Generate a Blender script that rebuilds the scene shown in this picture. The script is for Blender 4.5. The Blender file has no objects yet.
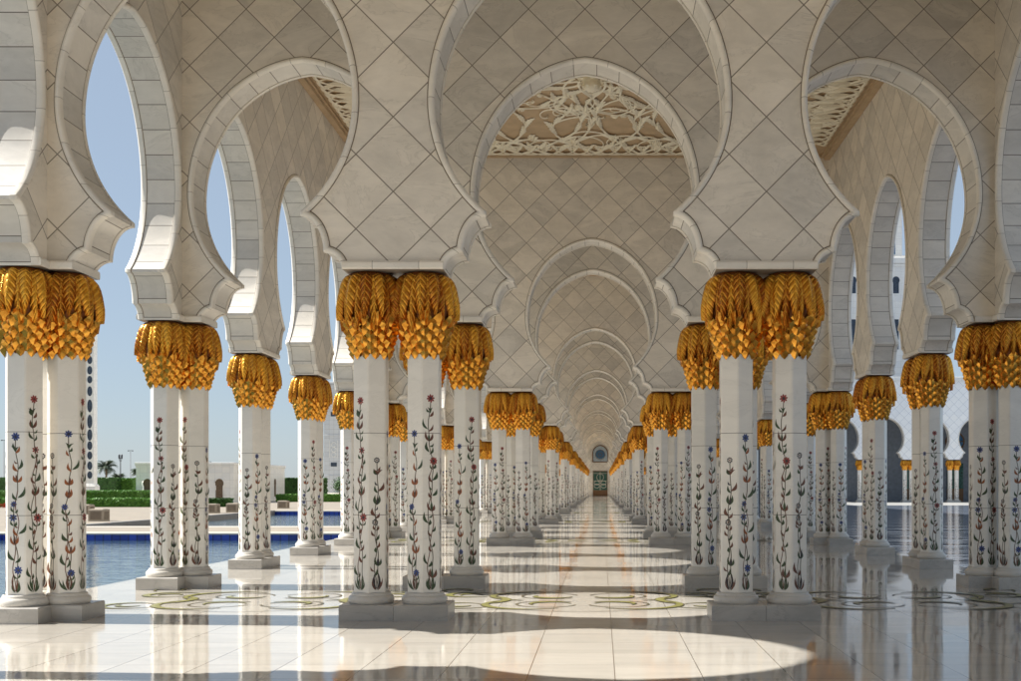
import bpy, math, random
from math import sin, cos, pi, radians, sqrt, atan2, floor
from mathutils import Vector, Matrix
random.seed(7)
S = 0.0125            # one design unit = 1.25 cm
scene = bpy.context.scene
COL = scene.collection

# ------------------------------------------------------------------ mesh builder
class MB:
    def __init__(self):
        self.v = []; self.f = []; self.m = []; self.uv = []
    def vert(self, p):
        self.v.append(p); return len(self.v) - 1
    def face(self, pts, mat=0, uv=None):
        i0 = len(self.v)
        self.v.extend(pts)
        self.f.append(tuple(range(i0, i0 + len(pts))))
        self.m.append(mat)
        self.uv.append(uv if uv else [(p[0], p[2]) for p in pts])
    def grid(self, rows, mat=0, uvf=None, matf=None, close=False):
        """rows: list of lists of points; shared vertices"""
        n = len(rows[0]); base = len(self.v)
        for r in rows: self.v.extend(r)
        for i in range(len(rows) - 1):
            for j in range(n - 1 if not close else n):
                j2 = (j + 1) % n
                q = (base + i*n + j, base + i*n + j2, base + (i+1)*n + j2, base + (i+1)*n + j)
                self.f.append(q)
                self.m.append(matf(i, j) if matf else mat)
                if uvf:
                    jj = j + 1
                    self.uv.append([uvf(i, j), uvf(i, jj), uvf(i+1, jj), uvf(i+1, j)])
                else:
                    self.uv.append([(self.v[k][0], self.v[k][2]) for k in q])
    def box(self, x0, x1, y0, y1, z0, z1, mat=0, bev=0.0):
        b = bev
        if b <= 0:
            P = [(x0,y0,z0),(x1,y0,z0),(x1,y1,z0),(x0,y1,z0),(x0,y0,z1),(x1,y0,z1),(x1,y1,z1),(x0,y1,z1)]
            for q in ((0,3,2,1),(4,5,6,7),(0,1,5,4),(1,2,6,5),(2,3,7,6),(3,0,4,7)):
                pts = [P[k] for k in q]
                nx = q in ((1,2,6,5),(3,0,4,7)); nz = q in ((0,3,2,1),(4,5,6,7))
                uv = [((p[1], p[2]) if nx else (p[0], p[1]) if nz else (p[0], p[2])) for p in pts]
                self.face(pts, mat, uv)
            return
        R0 = [(x0,y0),(x1,y0),(x1,y1),(x0,y1)]
        def ring(d, z): return [(x0+d,y0+d,z),(x1-d,y0+d,z),(x1-d,y1-d,z),(x0+d,y1-d,z)]
        rows = [ring(0, z0), ring(0, z1-b), ring(b, z1)]
        for i in range(2):
            for j in range(4):
                k = (j+1) % 4
                pts = [rows[i][j], rows[i][k], rows[i+1][k], rows[i+1][j]]
                uv = [(p[0] if j % 2 == 0 else p[1], p[2]) for p in pts]
                self.face(pts, mat, uv)
        self.face(rows[2], mat, [(p[0], p[1]) for p in rows[2]])
    def lathe(self, prof, n=24, mat=0, cx=0, cy=0):
        rows = [[(cx + r*cos(2*pi*k/n), cy + r*sin(2*pi*k/n), z) for k in range(n)] for r, z in prof]
        self.grid(rows, mat, close=True, uvf=lambda i, j: (j*2*pi*prof[min(i, len(prof)-1)][0]/n, prof[min(i, len(prof)-1)][1]))
    def tube(self, pts, rad, n=6, mat=0, flat=1.0):
        rows = []
        up = Vector((0, 0, 1))
        for i, p in enumerate(pts):
            a = Vector(pts[max(0, i-1)]); b = Vector(pts[min(len(pts)-1, i+1)])
            t = (b - a)
            t = t.normalized() if t.length > 1e-6 else Vector((1, 0, 0))
            u = up if abs(t.z) < .95 else Vector((1, 0, 0))
            s = t.cross(u).normalized(); w = s.cross(t)
            r = rad[i] if isinstance(rad, (list, tuple)) else rad
            rows.append([tuple(Vector(p) + s*r*cos(2*pi*k/n) + w*r*flat*sin(2*pi*k/n)) for k in range(n)])
        self.grid(rows, mat, close=True)
    def add(self, other, fn=lambda p: p, matmap=None):
        b = len(self.v)
        self.v.extend([fn(p) for p in other.v])
        self.f.extend([tuple(k + b for k in q) for q in other.f])
        self.m.extend([matmap[k] if matmap else k for k in other.m])
        self.uv.extend(other.uv)
    def mesh(self, name, mats, smooth=None):
        me = bpy.data.meshes.new(name)
        me.from_pydata([(p[0]*S, p[1]*S, p[2]*S) for p in self.v], [], self.f)
        for m in mats: me.materials.append(m)
        me.polygons.foreach_set('material_index', self.m)
        ul = me.uv_layers.new(name='UVMap')
        flat = [c for q in self.uv for t in q for c in t]
        ul.data.foreach_set('uv', flat)
        if smooth is not None:
            me.polygons.foreach_set('use_smooth', [True]*len(self.f))
            me.update()
            me.set_sharp_from_angle(angle=radians(smooth))
        me.update()
        return me

def link(name, data, parent=None, loc=(0, 0, 0), rz=0.0):
    o = bpy.data.objects.new(name, data)
    COL.objects.link(o)
    o.location = (loc[0]*S, loc[1]*S, loc[2]*S)
    o.rotation_euler = (0, 0, rz)
    if parent: o.parent = parent
    return o
def tag(o, label=None, cat=None, group=None, kind=None):
    if label: o['label'] = label
    if cat: o['category'] = cat
    if group: o['group'] = group
    if cat and not kind: kind = 'thing'
    if kind: o['kind'] = kind
    return o
def copy_tree(o, parent=None):
    c = o.copy(); COL.objects.link(c)
    if parent: c.parent = parent
    for ch in list(o.children): copy_tree(ch, c)
    return c

# ------------------------------------------------------------------ materials
class NT:
    def __init__(self, name):
        self.mat = bpy.data.materials.new(name); self.mat.use_nodes = True
        self.t = self.mat.node_tree; self.n = self.t.nodes; self.l = self.t.links
        self.b = self.n['Principled BSDF']
    def node(self, typ, **kw):
        x = self.n.new(typ)
        for k, v in kw.items(): setattr(x, k, v)
        return x
    def set(self, sock, val):
        if hasattr(val, 'is_linked') or isinstance(val, bpy.types.NodeSocket): self.l.new(val, sock)
        else: sock.default_value = val
    def math(self, op, a, b=0.0, c=None):
        x = self.node('ShaderNodeMath', operation=op)
        self.set(x.inputs[0], a); self.set(x.inputs[1], b)
        if c is not None: self.set(x.inputs[2], c)
        return x.outputs[0]
    def noise(self, vec, scale, detail=4, rough=.55, dist=0.0):
        x = self.node('ShaderNodeTexNoise')
        x.inputs['Scale'].default_value = scale; x.inputs['Detail'].default_value = detail
        x.inputs['Roughness'].default_value = rough; x.inputs['Distortion'].default_value = dist
        self.l.new(vec, x.inputs['Vector']); return x.outputs['Fac']
    def mapr(self, v, a, b, c, d):
        x = self.node('ShaderNodeMapRange')
        self.set(x.inputs[0], v)
        for k, q in enumerate((a, b, c, d)): x.inputs[k+1].default_value = q
        return x.outputs[0]
    def mix(self, fac, a, b, mode='MIX'):
        x = self.node('ShaderNodeMix', data_type='RGBA', blend_type=mode)
        self.set(x.inputs[0], fac)
        self.set(x.inputs[6], a if not isinstance(a, tuple) else (*a, 1)[:4])
        self.set(x.inputs[7], b if not isinstance(b, tuple) else (*b, 1)[:4])
        return x.outputs[2]
    def pos(self, sc=(1, 1, 1)):
        g = self.node('ShaderNodeNewGeometry')
        m = self.node('ShaderNodeVectorMath', operation='MULTIPLY')
        self.l.new(g.outputs['Position'], m.inputs[0]); m.inputs[1].default_value = sc
        return m.outputs[0]
    def uv(self):
        u = self.node('ShaderNodeUVMap'); s = self.node('ShaderNodeSeparateXYZ')
        self.l.new(u.outputs[0], s.inputs[0]); return s.outputs[0], s.outputs[1]
    def gray(self, v):
        c = self.node('ShaderNodeCombineColor')
        for k in range(3): self.l.new(v, c.inputs[k])
        return c.outputs[0]
    def bump(self, h, strength=.2, dist=.01):
        b = self.node('ShaderNodeBump'); b.inputs['Strength'].default_value = strength; b.inputs['Distance'].default_value = dist
        self.l.new(h, b.inputs['Height']); self.l.new(b.outputs[0], self.b.inputs['Normal']); return b

def plain(name, col, rough=.5, metal=0.0, var=.15, vscale=3.0, bump=0.0, bscale=20):
    t = NT(name)
    p = t.pos()
    n = t.noise(p, vscale, 4)
    f = t.mapr(n, .3, .7, 1-var, 1+var)
    c = t.mix(1.0, col, t.gray(f), 'MULTIPLY')
    t.l.new(c, t.b.inputs['Base Color'])
    t.b.inputs['Roughness'].default_value = rough; t.b.inputs['Metallic'].default_value = metal
    if bump: t.bump(t.noise(p, bscale, 3), bump, .02)
    return t.mat

def marble(name, col, mode, size, joint, var=.06, rough=.35, jcol=(.16, .13, .10), vein=.10, off=(0, 0), spec=.5, veinscale=.7):
    """polished marble cladding; mode 'diamond' | 'u' (joints across u) | 'grid' | None"""
    t = NT(name); u, v = t.uv()
    u = t.math('SUBTRACT', u, off[0]); v = t.math('SUBTRACT', v, off[1])
    cell = None; jm = None
    def line(a):
        fr = t.math('FRACT', a)
        d = t.math('ABSOLUTE', t.math('SUBTRACT', fr, .5))
        return t.math('GREATER_THAN', d, .5 - joint/size*.5)
    if mode == 'diamond':
        a = t.math('DIVIDE', t.math('ADD', u, v), size); b = t.math('DIVIDE', t.math('SUBTRACT', u, v), size)
        joint *= 1.41
    elif mode == 'grid':
        a = t.math('DIVIDE', u, size); b = t.math('DIVIDE', v, size)
    elif mode == 'u':
        a = t.math('DIVIDE', u, size); b = None
    cc = t.node('ShaderNodeCombineXYZ')
    oi = t.node('ShaderNodeObjectInfo')
    if mode:
        t.l.new(t.math('FLOOR', a), cc.inputs[0])
        if b is not None: t.l.new(t.math('FLOOR', b), cc.inputs[1])
        jm = line(a) if b is None else t.math('MAXIMUM', line(a), line(b))
    t.l.new(t.math('MULTIPLY', oi.outputs['Random'], 57.0), cc.inputs[2])
    wn = t.node('ShaderNodeTexWhiteNoise', noise_dimensions='3D'); t.l.new(cc.outputs[0], wn.inputs['Vector'])
    br = t.mapr(wn.outputs['Value'], 0, 1, 1-var, 1+var)
    # veins: stretched noise shifted from slab to slab
    sh = t.node('ShaderNodeVectorMath', operation='MULTIPLY_ADD')
    t.l.new(wn.outputs['Color'], sh.inputs[0]); sh.inputs[1].default_value = (3.1, 2.3, 4.7); t.l.new(t.pos((1.0, 1.0, 2.2)), sh.inputs[2])
    n1 = t.noise(sh.outputs[0], veinscale, 6, .62, 1.1)
    n2 = t.noise(sh.outputs[0], veinscale*6, 5, .6, .6)
    vn = t.math('ADD', t.mapr(n1, .35, .65, 1-vein, 1+vein*.6), t.mapr(n2, .3, .7, -vein*.35, vein*.35))
    ridge = t.math('ABSOLUTE', t.math('SUBTRACT', n1, .5))
    rv = t.mapr(ridge, 0.0, .012, 1-vein*1.0, 1.0)
    f = t.math('MULTIPLY', t.math('MULTIPLY', br, vn), rv)
    c = t.mix(1.0, col, t.gray(f), 'MULTIPLY')
    warm = t.mix(t.mapr(wn.outputs['Value'], 0, 1, 0, .35), c, tuple(x*y for x, y in zip(col, (1.02, .97, .88))))
    if jm is not None: warm = t.mix(jm, warm, jcol)
    t.l.new(warm, t.b.inputs['Base Color'])
    t.b.inputs['Roughness'].default_value = rough
    t.b.inputs['Specular IOR Level'].default_value = spec
    if jm is not None: t.bump(t.math('SUBTRACT', n2, t.math('MULTIPLY', jm, 2.0)), .12, .01)
    return t.mat

M = {}
M['clad'] = marble('diamond_marble', (.77, .72, .645), 'diamond', 74.0, 1.15, var=.11, vein=.15, jcol=(.25, .215, .175), off=(0, 426.0), rough=.4)
M['block'] = marble('intrados_marble', (.70, .665, .61), 'u', 31.0, 1.0, var=.10, vein=.14, rough=.4)
M['trim'] = marble('moulding_marble', (.82, .78, .71), 'u', 46.0, .6, var=.05, vein=.08, rough=.35, jcol=(.36, .32, .27))
M['stone'] = marble('column_marble', (.83, .80, .745), None, 1, 0, var=.03, vein=.07, rough=.28)
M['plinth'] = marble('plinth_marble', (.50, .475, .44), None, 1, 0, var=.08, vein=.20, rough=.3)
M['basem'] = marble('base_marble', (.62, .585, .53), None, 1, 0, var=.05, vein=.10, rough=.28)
M['shadejoint'] = plain('shadow_line_and_joint', (.20, .16, .12), .8)  # dark strips: shadow line painted round the arch mouldings, also their intrados joint
M['seam'] = plain('seam_dark', (.22, .19, .16), .7)
M['white'] = marble('white_marble', (.80, .79, .76), 'grid', 60, .5, var=.04, vein=.05, rough=.4)
M['hring'] = marble('facade_marble', (.88, .885, .89), 'diamond', 74.0, 1.6, var=.05, vein=.04, off=(0, 432.4), rough=.4, jcol=(.42, .45, .5))

def floor_mat():
    t = NT('polished_floor_marble'); u, v = t.uv()
    sz = 370/6.0
    a = t.math('DIVIDE', t.math('SUBTRACT', u, -206 + sz*.5), sz); b = t.math('DIVIDE', t.math('SUBTRACT', v, 67.0), sz)
    def line(x, w):
        d = t.math('ABSOLUTE', t.math('SUBTRACT', t.math('FRACT', x), .5))
        return t.math('GREATER_THAN', d, .5 - w/sz*.5)
    jm = t.math('MAXIMUM', line(a, .8), line(b, .6))
    cc = t.node('ShaderNodeCombineXYZ')
    t.l.new(t.math('FLOOR', a), cc.inputs[0]); t.l.new(t.math('FLOOR', b), cc.inputs[1])
    wn = t.node('ShaderNodeTexWhiteNoise', noise_dimensions='3D'); t.l.new(cc.outputs[0], wn.inputs['Vector'])
    sh = t.node('ShaderNodeVectorMath', operation='MULTIPLY_ADD')
    t.l.new(wn.outputs['Color'], sh.inputs[0]); sh.inputs[1].default_value = (5, 7, 3); t.l.new(t.pos((.5, 2.0, 1)), sh.inputs[2])
    n1 = t.noise(sh.outputs[0], 1.3, 6, .6, .8)
    f = t.math('MULTIPLY', t.mapr(wn.outputs['Value'], 0, 1, .93, 1.05), t.mapr(n1, .3, .7, .90, 1.06))
    c = t.mix(1.0, (.49, .455, .40), t.gray(f), 'MULTIPLY')
    c = t.mix(jm, c, (.20, .17, .14))
    t.l.new(c, t.b.inputs['Base Color'])
    n3 = t.noise(t.pos((1, .6, 1)), 1.1, 8, .7)
    t.l.new(t.math('ADD', t.mapr(n3, .35, .72, .015, .09), t.mapr(wn.outputs['Value'], 0, 1, 0, .03)), t.b.inputs['Roughness'])
    t.b.inputs['IOR'].default_value = 1.36
    # every slab lies a hair out of level, and the joints are shallow grooves
    tl = t.node('ShaderNodeVectorMath', operation='SUBTRACT'); t.l.new(wn.outputs['Color'], tl.inputs[0]); tl.inputs[1].default_value = (.5, .5, .5)
    t2 = t.node('ShaderNodeVectorMath', operation='MULTIPLY'); t.l.new(tl.outputs[0], t2.inputs[0]); t2.inputs[1].default_value = (.004, .004, 0)
    g = t.node('ShaderNodeNewGeometry')
    ad = t.node('ShaderNodeVectorMath', operation='ADD'); t.l.new(g.outputs['Normal'], ad.inputs[0]); t.l.new(t2.outputs[0], ad.inputs[1])
    nm = t.node('ShaderNodeVectorMath', operation='NORMALIZE'); t.l.new(ad.outputs[0], nm.inputs[0])
    bm = t.bump(t.math('ADD', t.math('MULTIPLY', t.noise(t.pos(), 3.0, 2), .06), t.math('MULTIPLY', jm, -.5)), .15, .004)
    t.l.new(nm.outputs[0], bm.inputs['Normal'])
    return t.mat
M['floor'] = floor_mat()
def court_mat():
    t = NT('courtyard_marble'); u, v = t.uv()
    sz = 92.0
    a = t.math('DIVIDE', u, sz); b = t.math('DIVIDE', v, sz)
    def line(x, w):
        d = t.math('ABSOLUTE', t.math('SUBTRACT', t.math('FRACT', x), .5))
        return t.math('GREATER_THAN', d, .5 - w/sz*.5)
    jm = t.math('MAXIMUM', line(a, 1.0), line(b, 1.0))
    n = t.noise(t.pos(), .8, 4)
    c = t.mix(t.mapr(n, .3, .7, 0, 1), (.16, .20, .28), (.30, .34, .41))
    c = t.mix(jm, c, (.10, .10, .12))
    t.l.new(c, t.b.inputs['Base Color'])
    t.b.inputs['Roughness'].default_value = .07; t.b.inputs['IOR'].default_value = 1.56
    t.bump(t.noise(t.pos((.07, .55, 1)), 1.0, 3), .8, .12)
    return t.mat
M['court'] = court_mat()

def gold_mat(name, c1, c2, rough, feather):
    t = NT(name)
    n = t.noise(t.pos(), 14.0, 4, .6)
    tc = t.node('ShaderNodeTexCoord'); n2 = t.noise(tc.outputs['Object'], 9.0, 3, .6)
    f = t.mapr(t.math('ADD', t.math('MULTIPLY', n, .5), t.math('MULTIPLY', n2, .5)), .40, .60, 0, 1)
    u, v = t.uv()
    if feather:
        idx = t.math('FLOOR', v); v = t.math('FRACT', v)
        oi = t.node('ShaderNodeObjectInfo'); wn = t.node('ShaderNodeTexWhiteNoise', noise_dimensions='2D'); cb = t.node('ShaderNodeCombineXYZ')
        t.l.new(idx, cb.inputs[0]); t.l.new(oi.outputs['Random'], cb.inputs[1]); t.l.new(cb.outputs[0], wn.inputs['Vector'])
        au = t.math('ABSOLUTE', u)
        w = t.math('SINE', t.math('MULTIPLY', t.math('SUBTRACT', t.math('MULTIPLY', v, 10.0), t.math('MULTIPLY', au, 1.5)), 6.283))
        g = t.mapr(w, -.1, .9, 0, 1)
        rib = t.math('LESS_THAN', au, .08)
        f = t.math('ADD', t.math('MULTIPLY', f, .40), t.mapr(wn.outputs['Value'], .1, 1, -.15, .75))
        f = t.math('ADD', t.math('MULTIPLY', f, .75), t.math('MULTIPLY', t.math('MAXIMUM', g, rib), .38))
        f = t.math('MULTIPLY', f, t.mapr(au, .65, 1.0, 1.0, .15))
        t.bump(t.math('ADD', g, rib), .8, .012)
    else:
        t.bump(n, .12, .01)
    t.l.new(t.mix(f, c1, c2), t.b.inputs['Base Color'])
    t.b.inputs['Metallic'].default_value = .68 if feather else .92; t.b.inputs['Roughness'].default_value = rough
    return t.mat
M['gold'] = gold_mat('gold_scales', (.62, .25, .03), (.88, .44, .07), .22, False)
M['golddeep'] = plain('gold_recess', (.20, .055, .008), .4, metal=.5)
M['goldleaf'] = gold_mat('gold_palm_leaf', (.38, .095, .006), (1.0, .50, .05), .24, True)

for k, c in dict(green=(.045, .07, .024), red=(.27, .035, .025), blue=(.028, .05, .19), brown=(.14, .05, .025), dark=(.025, .018, .02),
                 orange=(.30, .09, .02), stem=(.08, .06, .03), olive=(.20, .19, .055), cream=(.72, .66, .55)).items():
    M['in_' + k] = plain('inlay_' + k, c, .3, var=.3, vscale=25)
INLAY = ['green', 'red', 'blue', 'brown', 'dark', 'orange', 'stem']
M['tan'] = plain('carved_ground', (.50, .36, .22), .7, var=.12)
M['carve'] = plain('carved_plaster', (.86, .79, .63), .55, var=.08)
M['plaster'] = plain('plaster', (.70, .65, .57), .6, var=.04)

# ------------------------------------------------------------------ grid of the place
XL, NL, NR, XR = -572.0, -206.0, 164.0, 539.0
BAY = 370.0
def rowy(i): return 67.0 + BAY*i
LAST = 40
YEND = rowy(41)
CEIL = 882.0
TW, TO = 54.0, 46.0            # wall thicknesses

# ------------------------------------------------------------------ arch profile
def isect(f, g, lo, hi):
    a, b = lo, hi
    fa = f(a) - g(a)
    for _ in range(60):
        m = (a+b)/2; fm = f(m) - g(m)
        if (fm > 0) == (fa > 0): a, fa = m, fm
        else: b = m
    return (a+b)/2
TRIM = 6.0
def half_profiles():
    W = TRIM
    inn, out = [], []
    R = 144.5; RO = R+W; H, HO = 168.5, 168.5+W
    c1 = lambda z: 116+(18+W)*sqrt(max(0, 1-((z-349)/(17+W))**2))
    c2 = lambda z: 93+(23+W)*sqrt(max(0, 1-((z-366)/(36+W))**2))
    c3 = lambda z: sqrt(max(0, RO**2-(z-517)**2))
    zc = isect(c1, c2, 366, 348.9+17+W)
    ze = isect(c2, c3, 396, 365.9+36+W)
    n = 9
    a1 = math.asin(min(1, (zc-349)/(17+W)))
    for k in range(n+1):
        t = k/n
        inn.append((116+18*cos(t*pi/2), 349+17*sin(t*pi/2)))
        out.append((116+(18+W)*cos(t*a1), 349+(17+W)*sin(t*a1)))
    n = 11
    b0 = math.asin((zc-366)/(36+W)); b1 = math.asin((ze-366)/(36+W))
    for k in range(n+1):
        t = k/n
        inn.append((93+23*cos(t*pi/2), 366+36*sin(t*pi/2)))
        bb = b0+(b1-b0)*t
        out.append((93+(23+W)*cos(bb), 366+(36+W)*sin(bb)))
    a0 = -math.acos(93/R); A0 = -math.acos(sqrt(RO**2-(ze-517)**2)/RO)
    n = 20
    for k in range(n+1):
        t = k/n
        a = a0*(1-t); A = A0*(1-t)
        inn.append((R*cos(a), 517+R*sin(a))); out.append((RO*cos(A), 517+RO*sin(A)))
    n = 34
    def up(r, h, a):
        x = r*cos(a); return (x, 517+h*sin(a) + 4.5*max(0, 1-x/70.0)**1.4)
    for k in range(1, n+1):
        a = pi/2*k/n
        inn.append(up(R, H, a)); out.append(up(RO, HO, a))
    inn[-1] = (0.0, inn[-1][1]); out[-1] = (0.0, out[-1][1])
    return inn, out
PIN, POUT = half_profiles()
APEX = POUT[-1][1]

def moulding_mb(T):
    """full arch moulding with intrados, centred on u=0; (u, w, z)"""
    mb = MB(); h = T/2
    cs = [(7.0, h+.12), (6.05, h+.14), (6, h), (5.5, h+2.0), (4.2, h+3.2), (2.4, h+3.3), (.9, h+2.4), (0, h+.8), (0, h-4.4), (1.2, h-4.5), (1.2, h-5.3)]
    full = cs + [(o, -w) for o, w in reversed(cs)]
    pin = [(-x, z) for x, z in PIN] + [(x, z) for x, z in reversed(PIN[:-1])]
    pou = [(-x, z) for x, z in POUT] + [(x, z) for x, z in reversed(POUT[:-1])]
    arc = [0.0]
    for i in range(1, len(pin)):
        arc.append(arc[-1] + sqrt((pin[i][0]-pin[i-1][0])**2 + (pin[i][1]-pin[i-1][1])**2))
    mid = arc[len(PIN)-1]
    clen = [0.0]
    for j in range(1, len(full)):
        clen.append(clen[-1] + sqrt((full[j][0]-full[j-1][0])**2 + (full[j][1]-full[j-1][1])**2))
    rows = []
    for i in range(len(pin)):
        a, b = pin[i], pou[i]
        rows.append([(a[0]+(b[0]-a[0])*o/TRIM, w, a[1]+(b[1]-a[1])*o/TRIM) for o, w in full])
    nb = len(cs) - 1
    mb.grid(rows, 0, uvf=lambda i, j: (arc[i]-mid+15.5, clen[j]), matf=lambda i, j: 1 if j == nb else 2 if j in (0, nb-1, nb+1, len(full)-2) else 0)  # outermost strips are the painted shadow line, inner ones the intrados joint
    return mb

def spandrel_mb(arches, u0, u1, piers, T, top=CEIL+18):
    """wall with one arch centred at each value of arches; boundary u0..u1"""
    mb = MB(); h = T/2
    for w in (-h, h):
        for c in arches:
            for sgn in (-1, 1):
                ub = c + sgn*BAY/2
                ub = max(u0, min(u1, ub))
                for i in range(len(POUT)-1):
                    (xa, za), (xb, zb) = POUT[i], POUT[i+1]
                    if zb - za < 1e-6: continue
                    p = [(c+sgn*xa, w, za), (ub, w, za), (ub, w, zb), (c+sgn*xb, w, zb)]
                    mb.face(p, 0, [(q[0], q[2]) for q in p])
            a, b = max(u0, c-BAY/2), min(u1, c+BAY/2)
            p = [(a, w, APEX), (b, w, APEX), (b, w, top), (a, w, top)]
            mb.face(p, 0, [(q[0], q[2]) for q in p])
    # ends, top
    for u in (u0, u1):
        p = [(u, -h, 349), (u, h, 349), (u, h, top), (u, -h, top)]; mb.face(p, 0, [(q[1], q[2]) for q in p])
    p = [(u0, -h, top), (u1, -h, top), (u1, h, top), (u0, h, top)]; mb.face(p, 0)
    return mb
def abacus_mb(a, b, T):
    mb = MB(); h = T/2 + 5
    prof = [(h-1.5, 348.4), (h, 350.0), (h, 354.5), (h-1.2, 356.6), (0, 356.8)]
    for sg in (-1, 1):
        for k in range(len(prof)-1):
            (w0, z0), (w1, z1) = prof[k], prof[k+1]
            p = [(a, sg*w0, z0), (b, sg*w0, z0), (b, sg*w1, z1), (a, sg*w1, z1)]
            mb.face(p, 0, [(q[0]+20, q[2]) for q in p])
    p = [(a, -h+1.5, 348.4), (b, -h+1.5, 348.4), (b, h-1.5, 348.4), (a, h-1.5, 348.4)]; mb.face(p, 0, [(0, 0)]*4)
    for u in (a, b):
        p = [(u, -h+1.5, 348.4), (u, h-1.5, 348.4), (u, h, 350), (u, h, 354.5), (u, h-1.2, 356.6), (u, -h+1.2, 356.6), (u, -h, 354.5), (u, -h, 350)]
        mb.face(p, 0, [(20, q[2]) for q in p])
    return mb

def rot90(mb):
    """(u, w, z) -> wall running along y"""
    r = MB(); r.add(mb, lambda p: (-p[1], p[0], p[2])); return r

ME = {}
ME['mould_t'] = moulding_mb(TW).mesh('arch_moulding', [M['trim'], M['block'], M['shadejoint']], 40)
ME['mould_o'] = rot90(moulding_mb(TO)).mesh('arch_moulding', [M['trim'], M['block'], M['shadejoint']], 40)
CX = [-391.0, -21.0, 349.0]
# transverse wall, u relative to NL so the diamond lattice meets every pier in a corner
tw = MB(); tw.add(spandrel_mb([c-NL for c in CX], XL+TO/2-NL, XR-TO/2-NL, None, TW))
ME['span_t'] = tw.mesh('spandrel', [M['clad']])
def ab_mesh(a, b, T, along_y=False):
    m = abacus_mb(a, b, T)
    if along_y: m = rot90(m)
    return m.mesh('abacus', [M['trim']], 30)
ME['ab_mid'] = ab_mesh(-50, 50, TW)
ME['ab_l'] = ab_mesh(TO/2+.2, 50, TW); ME['ab_r'] = ab_mesh(-50, -TO/2-.2, TW)
ME['ab_o'] = ab_mesh(-50, 50, TO, True)

ORD = ['nearest', 'second', 'third', 'fourth', 'fifth', 'sixth', 'seventh', 'eighth', 'ninth', 'tenth', 'eleventh', 'twelfth', 'thirteenth',
       'fourteenth', 'fifteenth', 'sixteenth', 'seventeenth', 'eighteenth', 'nineteenth', 'twentieth']
def ordn(n):
    if n < 20: return ORD[n]
    n += 1
    tens = {2: 'twenty', 3: 'thirty', 4: 'forty'}[n//10]
    if n % 10 == 0: return {2: 'twentieth', 3: 'thirtieth', 4: 'fortieth'}[n//10]
    return tens + '-' + (ORD[n % 10 - 1] if n % 10 > 1 else 'first')

def transverse(i, label):
    e = tag(link('arched_wall', None, None, (0, rowy(i), 0)), label, 'arched wall', 'arched marble walls crossing the arcade')
    link('spandrel', ME['span_t'], e, (NL, 0, 0))
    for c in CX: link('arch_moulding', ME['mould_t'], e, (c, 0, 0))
    for x, k in ((NL, 'ab_mid'), (NR, 'ab_mid'), (XL, 'ab_l'), (XR, 'ab_r')): link('abacus', ME[k], e, (x, 0, 0))
    return e
transverse(0, 'triple arched marble wall just in front of the viewer, out of frame overhead')
wall_rows = [i for i in range(3, LAST+1) if i % 4 in (3, 0)]
for n, i in enumerate(wall_rows):
    transverse(i, f'{ordn(n)} of the triple arched diamond-clad marble walls crossing the arcade, counted from the front')

def outer_wall(X, label):
    i0, i1 = -1, 41
    u0, u1 = rowy(i0)-BAY/2, rowy(i1)-.3
    arches = [rowy(i)+BAY/2 for i in range(i0, i1)]
    e = tag(link('arcade_wall', None, None, (X, 0, 0)), label, 'arcade wall')
    sp = MB(); sp.add(spandrel_mb([a-rowy(0) for a in arches], rowy(i0)-rowy(0), u1-rowy(0), None, TO, top=CEIL+130))
    link('spandrel', rot90(sp).mesh('spandrel', [M['clad']]), e, (0, rowy(0), 0))
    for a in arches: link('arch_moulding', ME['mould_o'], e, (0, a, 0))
    for i in range(i0+1, i1): link('abacus', ME['ab_o'], e, (0, rowy(i), 0))
outer_wall(XL, 'long marble wall of horseshoe arches open to the pool on the left')
outer_wall(XR, 'long marble wall of horseshoe arches open to the courtyard on the right')

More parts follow.
